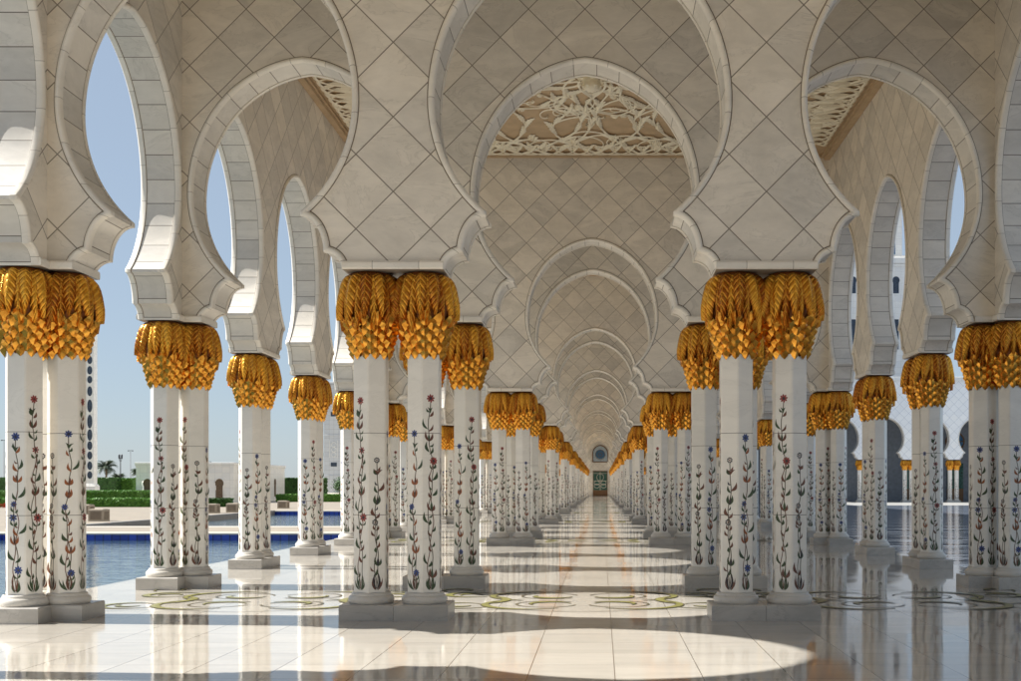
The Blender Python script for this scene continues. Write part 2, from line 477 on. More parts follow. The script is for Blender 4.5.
# ------------------------------------------------------------------ column
RH = 32/sqrt(3.0)           # hexagon circumradius
def vine(kind, var):
    """2-D inlay of one face: list of (polygon [(x, z)...], material index)"""
    rnd = random.Random({'red': 3, 'blue': 5, 'dark': 9}[kind] + 40*var)
    out = []
    def poly(pts, m): out.append((pts, INLAY.index(m)))
    def leaf(x, z, ang, L, W, m, bend=.18):
        L *= .84*rnd.uniform(.8, 1.25); W *= .70*rnd.uniform(.8, 1.2); ang += rnd.uniform(-.22, .22)
        a = []; b = []
        for k in range(6):
            t = k/5.0
            w = W*sin(pi*min(1, t*1.02)**.8)*.5
            cx = L*t; cy = bend*L*sin(pi*t)
            a.append((cx, cy+w)); b.append((cx, cy-w))
        pts = a + b[::-1]
        c, s = cos(ang), sin(ang)
        poly([(x+c*p-s*q, z+s*p+c*q) for p, q in pts], m)
    def star(x, z, r, n, m, cm):
        r *= .80*rnd.uniform(.8, 1.15)
        r0 = rnd.random()
        for k in range(n):
            a = 2*pi*(k+r0)/n
            poly([(x+.25*r*cos(a-.6), z+.25*r*sin(a-.6)), (x+.75*r*cos(a-.3), z+.75*r*sin(a-.3)), (x+r*cos(a), z+r*sin(a)),
                  (x+.75*r*cos(a+.3), z+.75*r*sin(a+.3)), (x+.25*r*cos(a+.6), z+.25*r*sin(a+.6))], m)
        poly([(x+.32*r*cos(2*pi*k/8), z+.32*r*sin(2*pi*k/8)) for k in range(8)], cm)
    def ring(x, z, r, m, cm):
        r *= .82*rnd.uniform(.85, 1.15)
        for k in range(8):
            a = 2*pi*k/8; b = a + .62
            poly([(x+.5*r*cos(a), z+.5*r*sin(a)), (x+.95*r*cos(a), z+.95*r*sin(a)), (x+r*cos((a+b)/2), z+r*sin((a+b)/2)), (x+.95*r*cos(b), z+.95*r*sin(b)), (x+.5*r*cos(b), z+.5*r*sin(b))], m)
        poly([(x+.3*r*cos(2*pi*k/6), z+.3*r*sin(2*pi*k/6)) for k in range(6)], cm)
    def tulip(x, z, sgn, L, m):
        leaf(x, z, pi/2+.30, L, L*.42, m, .12); leaf(x, z, pi/2-.30, L, L*.42, m, -.12); leaf(x, z+.4, pi/2, L*.9, L*.36, m, 0)
    top = {'red': 226, 'blue': 186, 'dark': 166}[kind] + rnd.uniform(-7, 5)
    amp = {'red': 2.7, 'blue': 2.3, 'dark': 1.8}[kind]
    per = 46.0 + rnd.uniform(-9, 9)
    def sx(z, ph, tp=None):
        e = min(1, (z-30)/14)*min(1, max(.15, (top-z)/30))
        a = amp*sin((z-30)/per*pi + ph) + .7*sin(z*.21 + ph*2)
        if tp is not None and z > tp-26: 
            f = (tp-z)/26; a = a*f + (amp*sin((z-30)/per*pi) + .7*sin(z*.21))*(1-f)
        return a*e
    def stem(ph, z0, z1, m):
        n = 30; w = .42
        for k in range(n):
            za, zb = z0+(z1-z0)*k/n, z0+(z1-z0)*(k+1)/n
            xa, xb = sx(za, ph, z1 if ph else None), sx(zb, ph, z1 if ph else None)
            poly([(xa-w, za), (xa+w, za), (xb+w, zb), (xb-w, zb)], m)
    stem(0, 31, top-3, 'stem')
    z2 = top - rnd.uniform(50, 85); stem(pi, 31, z2, 'brown' if kind != 'dark' else 'stem')
    lm = {'red': ['green', 'green', 'brown'], 'blue': ['green', 'brown', 'orange'], 'dark': ['brown', 'dark', 'green']}[kind]
    for a, L in ((-.62, 15), (-.32, 19), (-.08, 22), (.15, 20), (.38, 18), (.66, 13)):
        leaf(0 + a*2.2, 29.5, pi/2 - a*.6, L*.92, 2.9, lm[0] if abs(a) > .3 else lm[1], -.12*(1 if a > 0 else -1))
    z = 46.0 + rnd.uniform(0, 6); k = rnd.randrange(3)
    while z < top - 9:
        ph = 0 if (k % 2 == 0 or z > z2-16) else pi
        x = sx(z, ph); sgn = 1 if x >= 0 else -1
        t = k % 5 if rnd.random() < .82 else rnd.randrange(5)
        if t == 0:
            if kind == 'dark': ring(x+sgn*.5, z, 3.9, 'dark', 'brown')
            else: star(x+sgn*.7, z, 5.2, rnd.choice((7, 8, 9)), kind, 'dark' if kind == 'red' else 'stem')
            leaf(x, z-8, pi/2-sgn*.5, 8, 3.2, lm[0], -sgn*.2); leaf(x, z-8.5, pi/2+sgn*.5, 7, 3, lm[0], sgn*.2)
        elif t in (1, 3):
            leaf(x, z-5, pi/2-sgn*.42, 13, 4.4, lm[0], -sgn*.2); leaf(x, z-7, pi/2+sgn*.48, 9.5, 3.6, lm[t-1 if t < 3 else 2], sgn*.2)
            if rnd.random() < .5: leaf(x, z+1, pi/2+sgn*.7, 6, 2.6, lm[1], sgn*.25)
        elif t == 2:
            leaf(x, z-5, pi/2+.34, 11, 4.2, lm[2], .14); leaf(x, z-5, pi/2-.34, 11, 4.2, lm[2], -.14); leaf(x, z-4.4, pi/2, 9.6, 3.4, lm[1], 0)
        else:
            leaf(x, z-4, pi/2+sgn*.4, 8.5, 3.6, lm[2], sgn*.15); leaf(x, z+.5, pi/2-sgn*.55, 7, 3.0, lm[0], -sgn*.2)
        z += 10.6 + rnd.random()*5.0; k += 1
    zt = top
    if kind == 'dark': ring(sx(zt, 0), zt, 4.0, 'dark', 'brown')
    else: star(sx(zt, 0), zt, 5.2, 8, kind, 'dark')
    leaf(sx(top-12, 0), top-15, pi/2-.6, 8, 3, lm[0]); leaf(sx(top-12, 0), top-15, pi/2+.6, 8, 3, lm[0], -.18)
    return out
VINES = {(k, v): vine(k, v) for k in ('red', 'blue', 'dark') for v in (0, 1)}

def shaft_mb(seq, vines=True):
    mb = MB(); z0, z1 = 25.0, 266.0
    ap = 16.0
    bands = [z0, 104.7, 105.3, 186.7, 187.3, z1]
    c = 1.1     # chamfer on the arrises
    ring = []
    for k in range(6):
        a = radians(60*k + 30)         # arrises
        t = Vector((-sin(a), cos(a)))
        p = Vector((RH*cos(a), RH*sin(a)))
        e0 = Vector((RH*cos(a-pi/3), RH*sin(a-pi/3))); e1 = Vector((RH*cos(a+pi/3), RH*sin(a+pi/3)))
        ring.append(tuple(p + (e0-p).normalized()*c)); ring.append(tuple(p + (e1-p).normalized()*c))
    rows = [[(x*(.985 if .1 < 0 else 1), y, z) for x, y in ring] for z in bands]
    mb.grid(rows, 0, close=True, matf=lambda i, j: 1 if i in (1, 3) else 0)
    if vines:
        for k in range(6):
            n = radians(60*k)          # face normals
            nx, ny = cos(n), sin(n); tx, ty = -sin(n), cos(n)
            for idx, (pts, m) in enumerate(VINES[(seq[k % 3], k//3)]):
                o = ap + .10 + .016*(idx % 12)
                p = [(nx*o+tx*x, ny*o+ty*x, z) for x, z in pts]
                mb.face(p, 2+m)
    r = MB(); r.add(mb, lambda p: p); return r
def plinth_mb():
    mb = MB(); mb.box(-27.2, 26.85, -27, 27, 0, 15.8, 0, bev=.9); return mb
def base_mb():
    mb = MB()
    prof = [(21.4, 15.7), (22.4, 16.9), (23.1, 19.0), (22.9, 21.4), (21.8, 23.2), (20.0, 24.2), (19.9, 25.1), (19.3, 26.6), (18.0, 27.2)]
    mb.lathe(prof, 32); return mb
def leaf_crown_mb():
    mb = MB(); rnd = random.Random(11)
    spine = [(17, 347.5), (23.5, 346.2), (28.2, 341.5), (31.6, 333.5), (33.6, 323), (34.8, 315), (34.9, 307), (34.3, 301)]
    def leaf(ang, dr, dz, W, sc):
        n = 11; rows = []
        ta = rnd.uniform(-.05, .05); tipz = rnd.uniform(-5, 4); tipr = rnd.uniform(-1.2, 2.2)
        for i in range(n):
            t = i/(n-1.0); q = t*(len(spine)-1); a = min(int(q), len(spine)-2); f = q-a
            r = spine[a][0]*(1-f)+spine[a+1][0]*f + dr*(1 if t < .6 else 1+(t-.6)*1.6) + tipr*t**3
            z = spine[a][1]*(1-f)+spine[a+1][1]*f - dz*t**2 + tipz*t**3
            hw = W*(.55+.45*sin(pi*min(1, t*1.15)))*(1 - t**6*.88)
            if t > .5 and i % 2: hw *= .93
            row = []
            for s in (-1, -.66, -.3, 0, .3, .66, 1):
                d = -4.6*abs(s)**1.8*sc + (1.0 if s == 0 else .45 if abs(s) < .5 else 0)
                an = ang + ta*t + s*hw/max(r, 12)
                row.append(((r+d)*cos(an), (r+d)*sin(an), z - (1.8*s*s if t > .8 else 0) + .6*abs(s)))
            rows.append(row)
        ss = (-1, -.66, -.3, 0, .3, .66, 1)
        kk = cnt[0]; cnt[0] += 1
        mb.grid(rows, 0, uvf=lambda i, j: (ss[j], kk + .001 + .998*i/(n-1.0)))
    cnt = [0]
    for k in range(12): leaf(2*pi*k/12, .4, 0, 8.0, 1)
    for k in range(12): leaf(2*pi*(k+.5)/12, -2.8, 10, 7.6, .8)
    return mb
def scale_cone_mb():
    mb = MB(); rnd = random.Random(4)
    core = [(16, 262.6), (15.9, 262.8), (16.8, 268), (19.8, 280), (23.6, 294), (26.6, 306), (28.6, 322), (26.5, 338), (21, 347.8), (4, 348.2)]
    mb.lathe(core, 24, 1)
    def rr(z): return 17.0 + (z-262)/44.0*12.0
    n = 11
    for j in range(7):
        z = 266.6 + j*5.6
        for k in range(n):
            a = 2*pi*(k + .5*(j % 2))/n + rnd.uniform(-.015, .015)
            r = rr(z); hw = pi*r/n*.95/r; hh = 6.0 + rnd.uniform(-.2, .2)
            if j == 6: hh = 7.6
            def P(da, dz, dr):
                q = rr(z+dz)+dr; return (q*cos(a+da*hw), q*sin(a+da*hw), z+dz)
            c = P(0, .3, 3.9); t = P(0, hh, .4 if j < 6 else 1.4); b = P(0, -hh, .9)
            L = P(-1, .2, -.6); R = P(1, .2, -.6)
            tl = P(-.60, hh*.55, .8); tr = P(.60, hh*.55, .8); bl = P(-.6, -hh*.55, .6); br = P(.6, -hh*.55, .6)
            ring = [t, tl, L, bl, b, br, R, tr]
            i0 = len(mb.v); mb.v.append(c); mb.v.extend(ring)
            for q in range(8):
                mb.f.append((i0, i0+1+q, i0+1+(q+1) % 8)); mb.m.append(0); mb.uv.append([(0, 0), (1, 0), (1, 1)])
    return mb
SEQ = [('blue', 'red', 'dark'), ('dark', 'blue', 'red'), ('red', 'dark', 'blue')]
inl = [M['in_'+k] for k in INLAY]
SM = [shaft_mb(s) for s in SEQ]
ME['shaft'] = [m.mesh('shaft', [M['stone'], M['seam']] + inl) for m in SM]
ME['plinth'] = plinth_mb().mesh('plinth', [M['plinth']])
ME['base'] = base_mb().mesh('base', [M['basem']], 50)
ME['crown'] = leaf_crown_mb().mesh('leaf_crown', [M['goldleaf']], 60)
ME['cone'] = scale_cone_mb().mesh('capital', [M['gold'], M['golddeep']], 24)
# one-mesh version for those too far to show their parts
def lod(seq):
    mb = MB()
    mb.add(shaft_mb(seq)); mb.add(plinth_mb(), matmap=[9]); mb.add(base_mb(), matmap=[12])
    mb.add(leaf_crown_mb(), matmap=[10]); mb.add(scale_cone_mb(), matmap=[11, 13])
    return mb.mesh('column', [M['stone'], M['seam']] + inl + [M['plinth'], M['goldleaf'], M['gold'], M['basem'], M['golddeep']], 45)
ME['lod'] = [lod(s) for s in SEQ]
proto = []
for k in range(3):
    e = bpy.data.objects.new('column', None)
    proto.append(e)
def make_column(x, y, rz, var, label, group, far, z=0):
    if far:
        o = link('column', ME['lod'][var], None, (x, y, z), rz)
    else:
        o = link('column', None, None, (x, y, z), rz)
        link('plinth', ME['plinth'], o); link('base', ME['base'], o); link('shaft', ME['shaft'][var], o)
        c = link('capital', ME['cone'], o); link('leaf_crown', ME['crown'], c)
    tag(o, label, 'column', group)
    return o
# nave piers: pairs set side by side across the walkway
GN = 'gold-capped columns along the central walkway'
# With rz=0 a face normal points to -30, 30, 90 deg from +x; turned by 90 deg the arris faces the viewer
HR = pi/2*0
for n, i in enumerate([0] + wall_rows):
    for X, side in ((NL, 'left'), (NR, 'right')):
        for s, word in ((-1, 'left'), (1, 'right')):
            rz = 0 if s < 0 else pi
            v = {(NL, -1): 0, (NL, 1): 1, (NR, -1): 2, (NR, 1): 0}[(X, s)]
            v = (v + (i*7) % 3*(1 if i > 4 else 0)) % 3
            if i == 0:
                lab = f'{word} column of the pair beside the viewer on the {side} of the walkway'
            else:
                p = (n-1)//2; fr = 'front' if (n-1) % 2 == 0 else 'rear'
                lab = f'{word} gold-capped column of the {fr} pair in the {ordn(p)} pier {side} of the walkway'
            make_column(X + s*27, rowy(i), rz, v, lab, GN, i > 22)
# outer arcade: pairs set along the wall, with a third column where a cross wall lands
for X, side, inw in ((XL, 'pool side', 1), (XR, 'courtyard side', -1)):
    G = f'gold-capped columns along the {side}'
    for i in range(0, LAST+1):
        far = i > 12
        cnt = i-3
        pl = f'the {ordn(cnt)} arcade pier on the {side}' if cnt >= 0 else f'the {ordn(-cnt-1)} unseen pier behind the frame edge on the {side}'
        for s, word in ((-1, 'near'), (1, 'far')):
            rz = (pi/2 if s < 0 else -pi/2)
            make_column(X, rowy(i) + s*27, rz, (i*2 + (s > 0) + (X > 0)) % 3, f'{word} gold-capped column of {pl}', G, far)
        if i % 4 in (3, 0):
            make_column(X + inw*30, rowy(i), pi if inw > 0 else 0, (i + 2 + (X > 0)) % 3, f'inner gold-capped column of {pl}', G, far, z=-.35)

# ------------------------------------------------------------------ ceilings
def relief_mb(x0, x1, y0, y1):
    """raised stems, tendrils, leaves and blossoms under the ceiling, in mirrored ogee lattices"""
    main = MB(); mb = MB(); rnd = random.Random(23)
    Z = -1.5; ST = 1.9
    cx, cy = (x0+x1)/2, (y0+y1)/2
    lim = [None]
    def lf(x, y, ang, L, W, bend=.22, z=Z):
        n = 13; rows = []
        c, s_ = cos(ang), sin(ang)
        for i in range(n):
            t = i/(n-1.0)
            w = W*sin(pi*min(.97, t*.92+.04))*(1 if i % 2 == 0 else .55)
            cyy = bend*L*sin(t*2.2)
            row = []
            for k in (-1, -.5, 0, .5, 1):
                px, py = L*t, cyy + k*w
                row.append((x+c*px-s_*py, y+s_*px+c*py, z - 4.6*(1-k*k*.8)*sin(pi*(t*.9+.08)) - (1.5 if k == 0 else 0)))
            rows.append(row)
        mb.grid(rows, 0)
    def inside(p, m=4):
        if lim[0]: return p[1] > 3 and abs(p[0]) < lim[0] - p[1]*ST - 3
        return x0+m < p[0] < x1-m and y0+m < p[1] < y1-m
    def curl(x, y, ang, size, sg, r0):
        n = 22; pts = []; rad = []; step = size*.21
        for i in range(n+1):
            t = i/n
            pts.append((x, y, Z-2.0-1.2*sin(pi*t))); rad.append(r0*(1-.45*t) if i < n else r0*1.5)
            ang += sg*(.06+.52*t*t); st = step*(1-.62*t)
            x += cos(ang)*st; y += sin(ang)*st
        if all(inside(p) for p in pts): mb.tube(pts, rad, 6, 0, .8)
    def bud(x, y, ang, size):
        for q, a in enumerate((-.95, -.45, 0, .45, .95)):
            if inside((x+cos(ang+a)*size, y+sin(ang+a)*size)): lf(x, y, ang+a, size*(1 if q in (1, 2, 3) else .75), size*.24, .25*(1 if a < 0 else -1))
    def grow(pts, r0, sg, curls, leaves, end=True):
        k = next((i for i, p in enumerate(pts) if not inside(p)), len(pts)); pts = pts[:k]
        if len(pts) < 7: return
        n = len(pts)
        mb.tube([(p[0], p[1], Z-2.4) for p in pts], [r0*(1-.4*i/n) for i in range(n)], 6, 0, .9)
        def d(j): return atan2(pts[j+1][1]-pts[j][1], pts[j+1][0]-pts[j][0])
        for q, t in enumerate(curls):
            j = min(int(t*n), n-2); w = sg if q % 2 else -sg
            curl(pts[j][0], pts[j][1], d(j)+w*.35, 34+8*rnd.random(), w, r0*.72)
        for q, t in enumerate(leaves):
            j = min(int(t*n), n-2); w = -sg if q % 2 else sg
            L = 36+10*rnd.random()
            if inside((pts[j][0]+cos(d(j)+w*.6)*L, pts[j][1]+sin(d(j)+w*.6)*L)): lf(pts[j][0], pts[j][1], d(j)+w*.55, L, 7.4, -w*.25)
        if end: bud(pts[-1][0], pts[-1][1], d(n-2), 17)
    for side in range(4):
        ca, sa = ((1, 0), (0, 1), (-1, 0), (0, -1))[side]
        half = ((y1-y0) if side % 2 == 0 else (x1-x0))/2
        wide = ((x1-x0) if side % 2 == 0 else (y1-y0))/2
        lim[0] = wide
        mb.v.clear(); mb.f.clear(); mb.m.clear(); mb.uv.clear()
        def P(p):
            X, Y = p[0], -half+p[1]*ST
            return (cx + X*ca - Y*sa, cy + X*sa + Y*ca, p[2])
        for m in range(-6, 7):
            for sg in (-1, 1):
                pts = []
                amp = rnd.uniform(70, 125); top = rnd.uniform(150, 250); off = rnd.uniform(-20, 20)
                for i in range(31):
                    t = i/30.0
                    pts.append((m*86 + off + sg*(amp*sin(pi*t*.92) + 30*t), 6 + top*t))
                grow(pts, 2.5, sg, (.30, .68), (.12, .24, .42, .54, .66, .84))
            bx, by = m*86+43, 44+14*(m % 2)
            if inside((bx, by+26)) and inside((bx, by)): bud(bx, by, pi/2, 22); mb.tube([(bx, 4, Z-2), (bx+3, by*.5, Z-3), (bx, by, Z-2)], 2.6, 6, 0, .9) if False else None
        for m in range(-17, 18):
            for sg in (-1, 1):
                u = m*31.0
                if inside((u, 24)): curl(u, 7, (0 if sg > 0 else pi)-sg*.2, 26, sg, 2.0)
                if inside((u+15, 44)): lf(u+15, 12, pi/2-sg*.7, 34, 6.6, sg*.2)
        main.add(mb, P)
    lim[0] = None; mb.v.clear(); mb.f.clear(); mb.m.clear(); mb.uv.clear()
    for q in range(14):                  # rosette of crossing arcs round the boss
        for sg in (-1, 1):
            pts = []
            for i in range(27):
                t = i/26.0; r = 34+200*t; a = 2*pi*q/14 + sg*.75*sin(pi*t*.8)
                pts.append((cx+r*cos(a), cy+r*sin(a)))
            grow(pts, 2.6, sg, (.5,), (.25, .45, .65), q % 2 == 0)
    main.add(mb)
    return main
hx0, hx1 = XL+TO/2, XR-TO/2
hy0, hy1 = rowy(4)+TW/2, rowy(7)-TW/2
def ceiling_meshes():
    pm = MB(); pm.box(hx0+.2, hx1-.2, .2, hy1-hy0-.2, 0, 22, 0)
    bd = MB(); W = hy1-hy0
    def frame(d0, d1, z0, z1):
        zz_ = max(z0, -4.5); bd.box(hx0+d0, hx1-d0, d0, d1, zz_, z1); bd.box(hx0+d0, hx1-d0, W-d1, W-d0, zz_, z1)
        bd.box(hx0+d0, hx0+d1, d1, W-d1, z0, z1); bd.box(hx1-d1, hx1-d0, d1, W-d1, z0, z1)
    frame(.3, 13, -13, -.2); frame(13.2, 17, -6, -.3)
    lo = MB(); cx, cy = (hx0+hx1)/2, W/2
    for ring, (n, r, L, tilt) in enumerate(((8, 9, 24, .95), (8, 6, 30, .45), (6, 3, 32, .15))):
        for k in range(n):
            a = 2*pi*(k+.5*ring)/n
            rows = []
            for i in range(7):
                t = i/6.0; rad = r + L*sin(tilt)*t**.8 + (2 if t < .9 else -3)
                z = -4 - L*cos(tilt)*t
                hw = 7.0*sin(pi*(.12+.84*t))
                rows.append([(cx+cos(a)*(rad-1.5*s*s)-sin(a)*hw*s, cy+sin(a)*(rad-1.5*s*s)+cos(a)*hw*s, z) for s in (-1, -.5, 0, .5, 1)])
            lo.grid(rows, 0)
    lo.lathe([(34, -.3), (33, -4), (24, -7), (15, -9), (16, -20), (14, -28), (7, -34), (.5, -35)], 20, 0, cx, cy)
    rl = relief_mb(hx0+16, hx1-16, 16, W-16)
    return (pm.mesh('ceiling_panel', [M['tan']]), bd.mesh('border', [M['tan']]), lo.mesh('lotus_boss', [M['carve']], 50), rl.mesh('carved_relief', [M['carve']], 60))
CM = ceiling_meshes()
for n, i in enumerate([0] + list(range(4, LAST, 4))):
    lab = ('carved ceiling of scrolling stems over the hall just ahead of the viewer, above the frame' if i == 0 else
           f'{ordn(n-1)} carved ceiling panel of cream scrolling vines and a lotus boss')
    e = tag(link('carved_ceiling', None, None, (0, rowy(i)+TW/2, CEIL)), lab, 'carved ceiling', 'carved vine ceilings over the halls')
    link('ceiling_panel', CM[0], e); link('border', CM[1], e); link('lotus_boss', CM[2], e); link('carved_relief', CM[3], e)
sc = MB(); sc.box(hx0+.2, hx1-.2, TW/2+.2, BAY-TW/2-.2, 0, 22)
scm = sc.mesh('ceiling', [M['plaster']])
for i in [-1] + list(range(3, LAST, 4)):
    tag(link('ceiling', scm, None, (0, rowy(i), CEIL)), 'plain plaster ceiling between a pair of arched walls', None, None, 'structure')
rf = MB(); rf.box(XL-40, XR+40, rowy(-1)-60, YEND+60, CEIL+132, CEIL+150)
tag(link('roof', rf.mesh('roof', [M['plaster']])), 'flat roof over the arcade', None, None, 'structure')

# ------------------------------------------------------------------ floor with inlaid scrolls
def ribbon(mb, pts, wid, z, mat):
    n = len(pts); L = []; R = []
    for i, p in enumerate(pts):
        a = pts[max(0, i-1)]; b = pts[min(n-1, i+1)]
        dx, dy = b[0]-a[0], b[1]-a[1]; d = sqrt(dx*dx+dy*dy) or 1
        w = wid[i] if isinstance(wid, list) else wid
        L.append((p[0]-dy/d*w, p[1]+dx/d*w, z)); R.append((p[0]+dy/d*w, p[1]-dx/d*w, z))
    for i in range(n-1):
        q = [L[i], R[i], R[i+1], L[i+1]]; mb.face(q, mat, [(p[0], p[1]) for p in q])
def motif(mb, cx, cy):
    zc = [.30]
    def scroll(x, y, r, a0, a1, wmax, r1=None, ry=1.0):
        n = 40; pts = []; w = []
        for i in range(n+1):
            t = i/n; a = a0+(a1-a0)*t; rr = r + ((r1 if r1 is not None else r)-r)*t
            pts.append((cx+x+rr*cos(a), cy+y+rr*ry*sin(a))); w.append(.6+.95*wmax*sin(pi*t)**2)
        zc[0] += .012
        ribbon(mb, pts, [q+.9 for q in w], zc[0], 2)
        if wmax > 1: ribbon(mb, pts, [max(.02, q-.35) for q in w], zc[0]+.3, 1)
    for sx_ in (-1, 1):
        for sy_ in (-1, 1):
            f = (lambda a: a if sx_ > 0 else pi-a)
            g = (lambda a: f(a) if sy_ > 0 else -f(a))
            scroll(sx_*40, sy_*48, 36, g(-2.4), g(2.9), 0, 33)            # thin ring
            scroll(sx_*38, sy_*46, 25, g(-2.9), g(.5), 5.0, 20)           # green crescent in it
            scroll(sx_*52, sy_*54, 66, g(-1.3), g(2.2), 4.6, 44)          # outer loop
            scroll(sx_*136, sy_*62, 34, g(2.6), g(-2.4), 4.4, 26)
            scroll(sx_*136, sy_*62, 15, g(-.5), g(3.0), 3.4, 11)
            scroll(sx_*160, sy_*128, 22, g(-.9), g(4.0), 2.6, 13)
        scroll(sx_*150, 0, 60, (pi-1.0 if sx_ > 0 else 1.0), (pi+1.0 if sx_ > 0 else -1.0), 5.0)
    for sy_ in (-1, 1):
        n = 50
        pts = [(cx-183+366*i/n, cy+sy_*(118+12*cos(4*pi*i/n))) for i in range(n+1)]
        zc[0] += .012; ribbon(mb, pts, 1.0, zc[0], 2)
fl = MB()
FY0, FY1 = -700.0, YEND
M['inline'] = plain('scroll_outline', (.10, .085, .05), .3)
p = [(-672, FY0, 0), (600, FY0, 0), (600, FY1, 0), (-672, FY1, 0)]
fl.face(p, 0, [(q[0], q[1]) for q in p])
for i in range(3, LAST, 4):
    for c in CX: motif(fl, c, rowy(i)+BAY/2)
tag(link('floor', fl.mesh('floor', [M['floor'], M['in_olive'], M['inline']])), 'polished white marble floor with inlaid scrolls', None, None, 'structure')

# ------------------------------------------------------------------ end wall of the walkway
def arch_plate(cx, hw, z0, zs, zt, y, mb, mat, n=20):
    pts = [(cx-hw, y, z0), (cx+hw, y, z0)]
    for k in range(n+1):
        a = pi*k/n; pts.append((cx+hw*cos(a), y, zs+(zt-zs)*sin(a)))
    mb.face(pts, mat)
M['glassblue'] = plain('blue_glass', (.06, .15, .27), .12, var=.6, vscale=9)
M['glassteal'] = plain('teal_glass', (.03, .10, .08), .12, var=.7, vscale=6)
M['bronze'] = plain('bronze', (.16, .085, .04), .4, metal=.4)
ew = tag(link('end_wall', None, None, (-10, YEND, 0)), 'pale marble wall closing the far end of the walkway', 'wall')
mb = MB(); mb.box(hx0+10+.3, hx1+10-.3, 0, 30, 0, CEIL+18); link('wall_face', mb.mesh('wall_face', [M['clad']]), ew)
mb = MB(); arch_plate(0, 96, 452, 560, 662, -1, mb, 1); mb.face([(62*cos(2*pi*k/24), -1.6, 552+62*sin(2*pi*k/24)) for k in range(24)], 0)
for zz in (480, 520, 560, 600): pass
wn_ = link('window', mb.mesh('window', [M['glassblue'], plain('pale_glass', (.42, .50, .56), .15, var=.3, vscale=8)]), ew)
mb = MB()
arc = [(-98, -3, 450), (98, -3, 450)] + [(98*cos(pi*k/24), -3, 560+104*sin(pi*k/24)) for k in range(25)]
mb.tube(arc+[arc[0]], 7, 6, 0)
for r in (26, 64): mb.tube([(r*cos(2*pi*k/24), -2, 545+r*sin(2*pi*k/24)) for k in range(25)], 3, 5, 0)
link('frame', mb.mesh('frame', [M['bronze']], 40), wn_)
mb = MB(); mb.box(-88, 88, -6, -1, 80, 320, 0); mb.box(-96, 96, -9, -1, 320, 330, 1); mb.box(-96, -88, -9, -1, 0, 320, 1); mb.box(88, 96, -9, -1, 0, 320, 1); mb.box(-88, 88, -8, -1, 0, 80, 1)
dr = link('door', mb.mesh('door', [M['glassteal'], M['bronze']]), ew)
mb = MB()
for z in (110, 150): 
    for x in (-45, 45): mb.tube([(x+34*cos(2*pi*k/20), -8, z+24+26*sin(2*pi*k/20)) for k in range(21)], 3, 5, 0)
for z in (200, 300): mb.tube([(-88, -8, z), (88, -8, z)], 2, 5, 0)
mb.tube([(0, -8, 80), (0, -8, 320)], 3, 5, 0)
mb.tube([(46*cos(2*pi*k/24), -8, 248+46*sin(2*pi*k/24)) for k in range(25)], 2.5, 5, 0)
link('lattice', mb.mesh('lattice', [M['in_cream']], 40), dr)

# ------------------------------------------------------------------ pools and ground on the left
PX0, PX1 = -1760.0, -672.0
POOLS = [(-2600.0, 3300.0), (3828.0, 6260.0)]
M['paving'] = marble('stone_paving', (.27, .23, .18), 'grid', 74, .9, var=.08, vein=.08, rough=.6, jcol=(.3, .26, .22))
M['farground'] = plain('sandy_ground', (.42, .38, .31), .9, var=.12, vscale=.02)
gr = MB()
def rect(x0, x1, y0, y1, z=-.3, mat=0, m=gr):
    q = [(x0, y0, z), (x1, y0, z), (x1, y1, z), (x0, y1, z)]; m.face(q, mat, [(a[0], a[1]) for a in q])
rect(-14000, PX0, -3000, 16000); rect(PX0, PX1-.0, 3300, 3828); rect(PX0, PX1, 6260, 16000); rect(PX0, PX1, -3000, -2600)
B = 500000
rect(-B, -14000, -3000, 16000, -.3, 1); rect(-B, 600, 16000, B, -.3, 1); rect(-B, 600, -B, -3000, -.3, 1); rect(600, B, 22000, B, -.3, 1); rect(600, B, -B, -3000, -.3, 1); rect(22000, B, -3000, 22000, -.3, 1)
rect(PX1, 600, -3000, FY0, -.3, 0); rect(PX1, 600, YEND, 16000, -.3, 0)
tag(link('ground', gr.mesh('ground', [M['paving'], M['farground']])), 'pale stone paving and sandy ground', None, None, 'structure')
ct = MB(); rect(600, 22000, -3000, 22000, -.3, 0, ct)
tag(link('courtyard_floor', ct.mesh('courtyard_floor', [M['court']])), 'shiny bluish courtyard marble', None, None, 'structure')

tr = MB(); rect(1750, 6500, 8000, 10110, .1, 0, tr)
tag(link('terrace', tr.mesh('terrace', [marble('terrace_marble', (.40, .40, .39), 'grid', 90, 1.2, var=.08, vein=.08, rough=.35)])), 'sunlit white marble paving before the far arcade', None, None, 'structure')
def water_mat():
    t = NT('pool_water')
    t.b.inputs['Base Color'].default_value = (.045, .085, .115, 1); t.b.inputs['Roughness'].default_value = .03; t.b.inputs['IOR'].default_value = 1.33
    n = t.noise(t.pos((.8, 2.6, 1)), 1.6, 3, .5, .3)
    t.bump(n, .30, .06); return t.mat
M['water'] = water_mat()
M['bluetile'] = marble('blue_pool_tile', (.018, .05, .34), 'grid', 24, 3.5, var=.35, vein=.1, rough=.2, jcol=(.01, .02, .12))
M['coping'] = plain('coping_stone', (.72, .66, .58), .5, var=.06)
M['darkstone'] = plain('dark_coping', (.20, .19, .18), .5, var=.1)
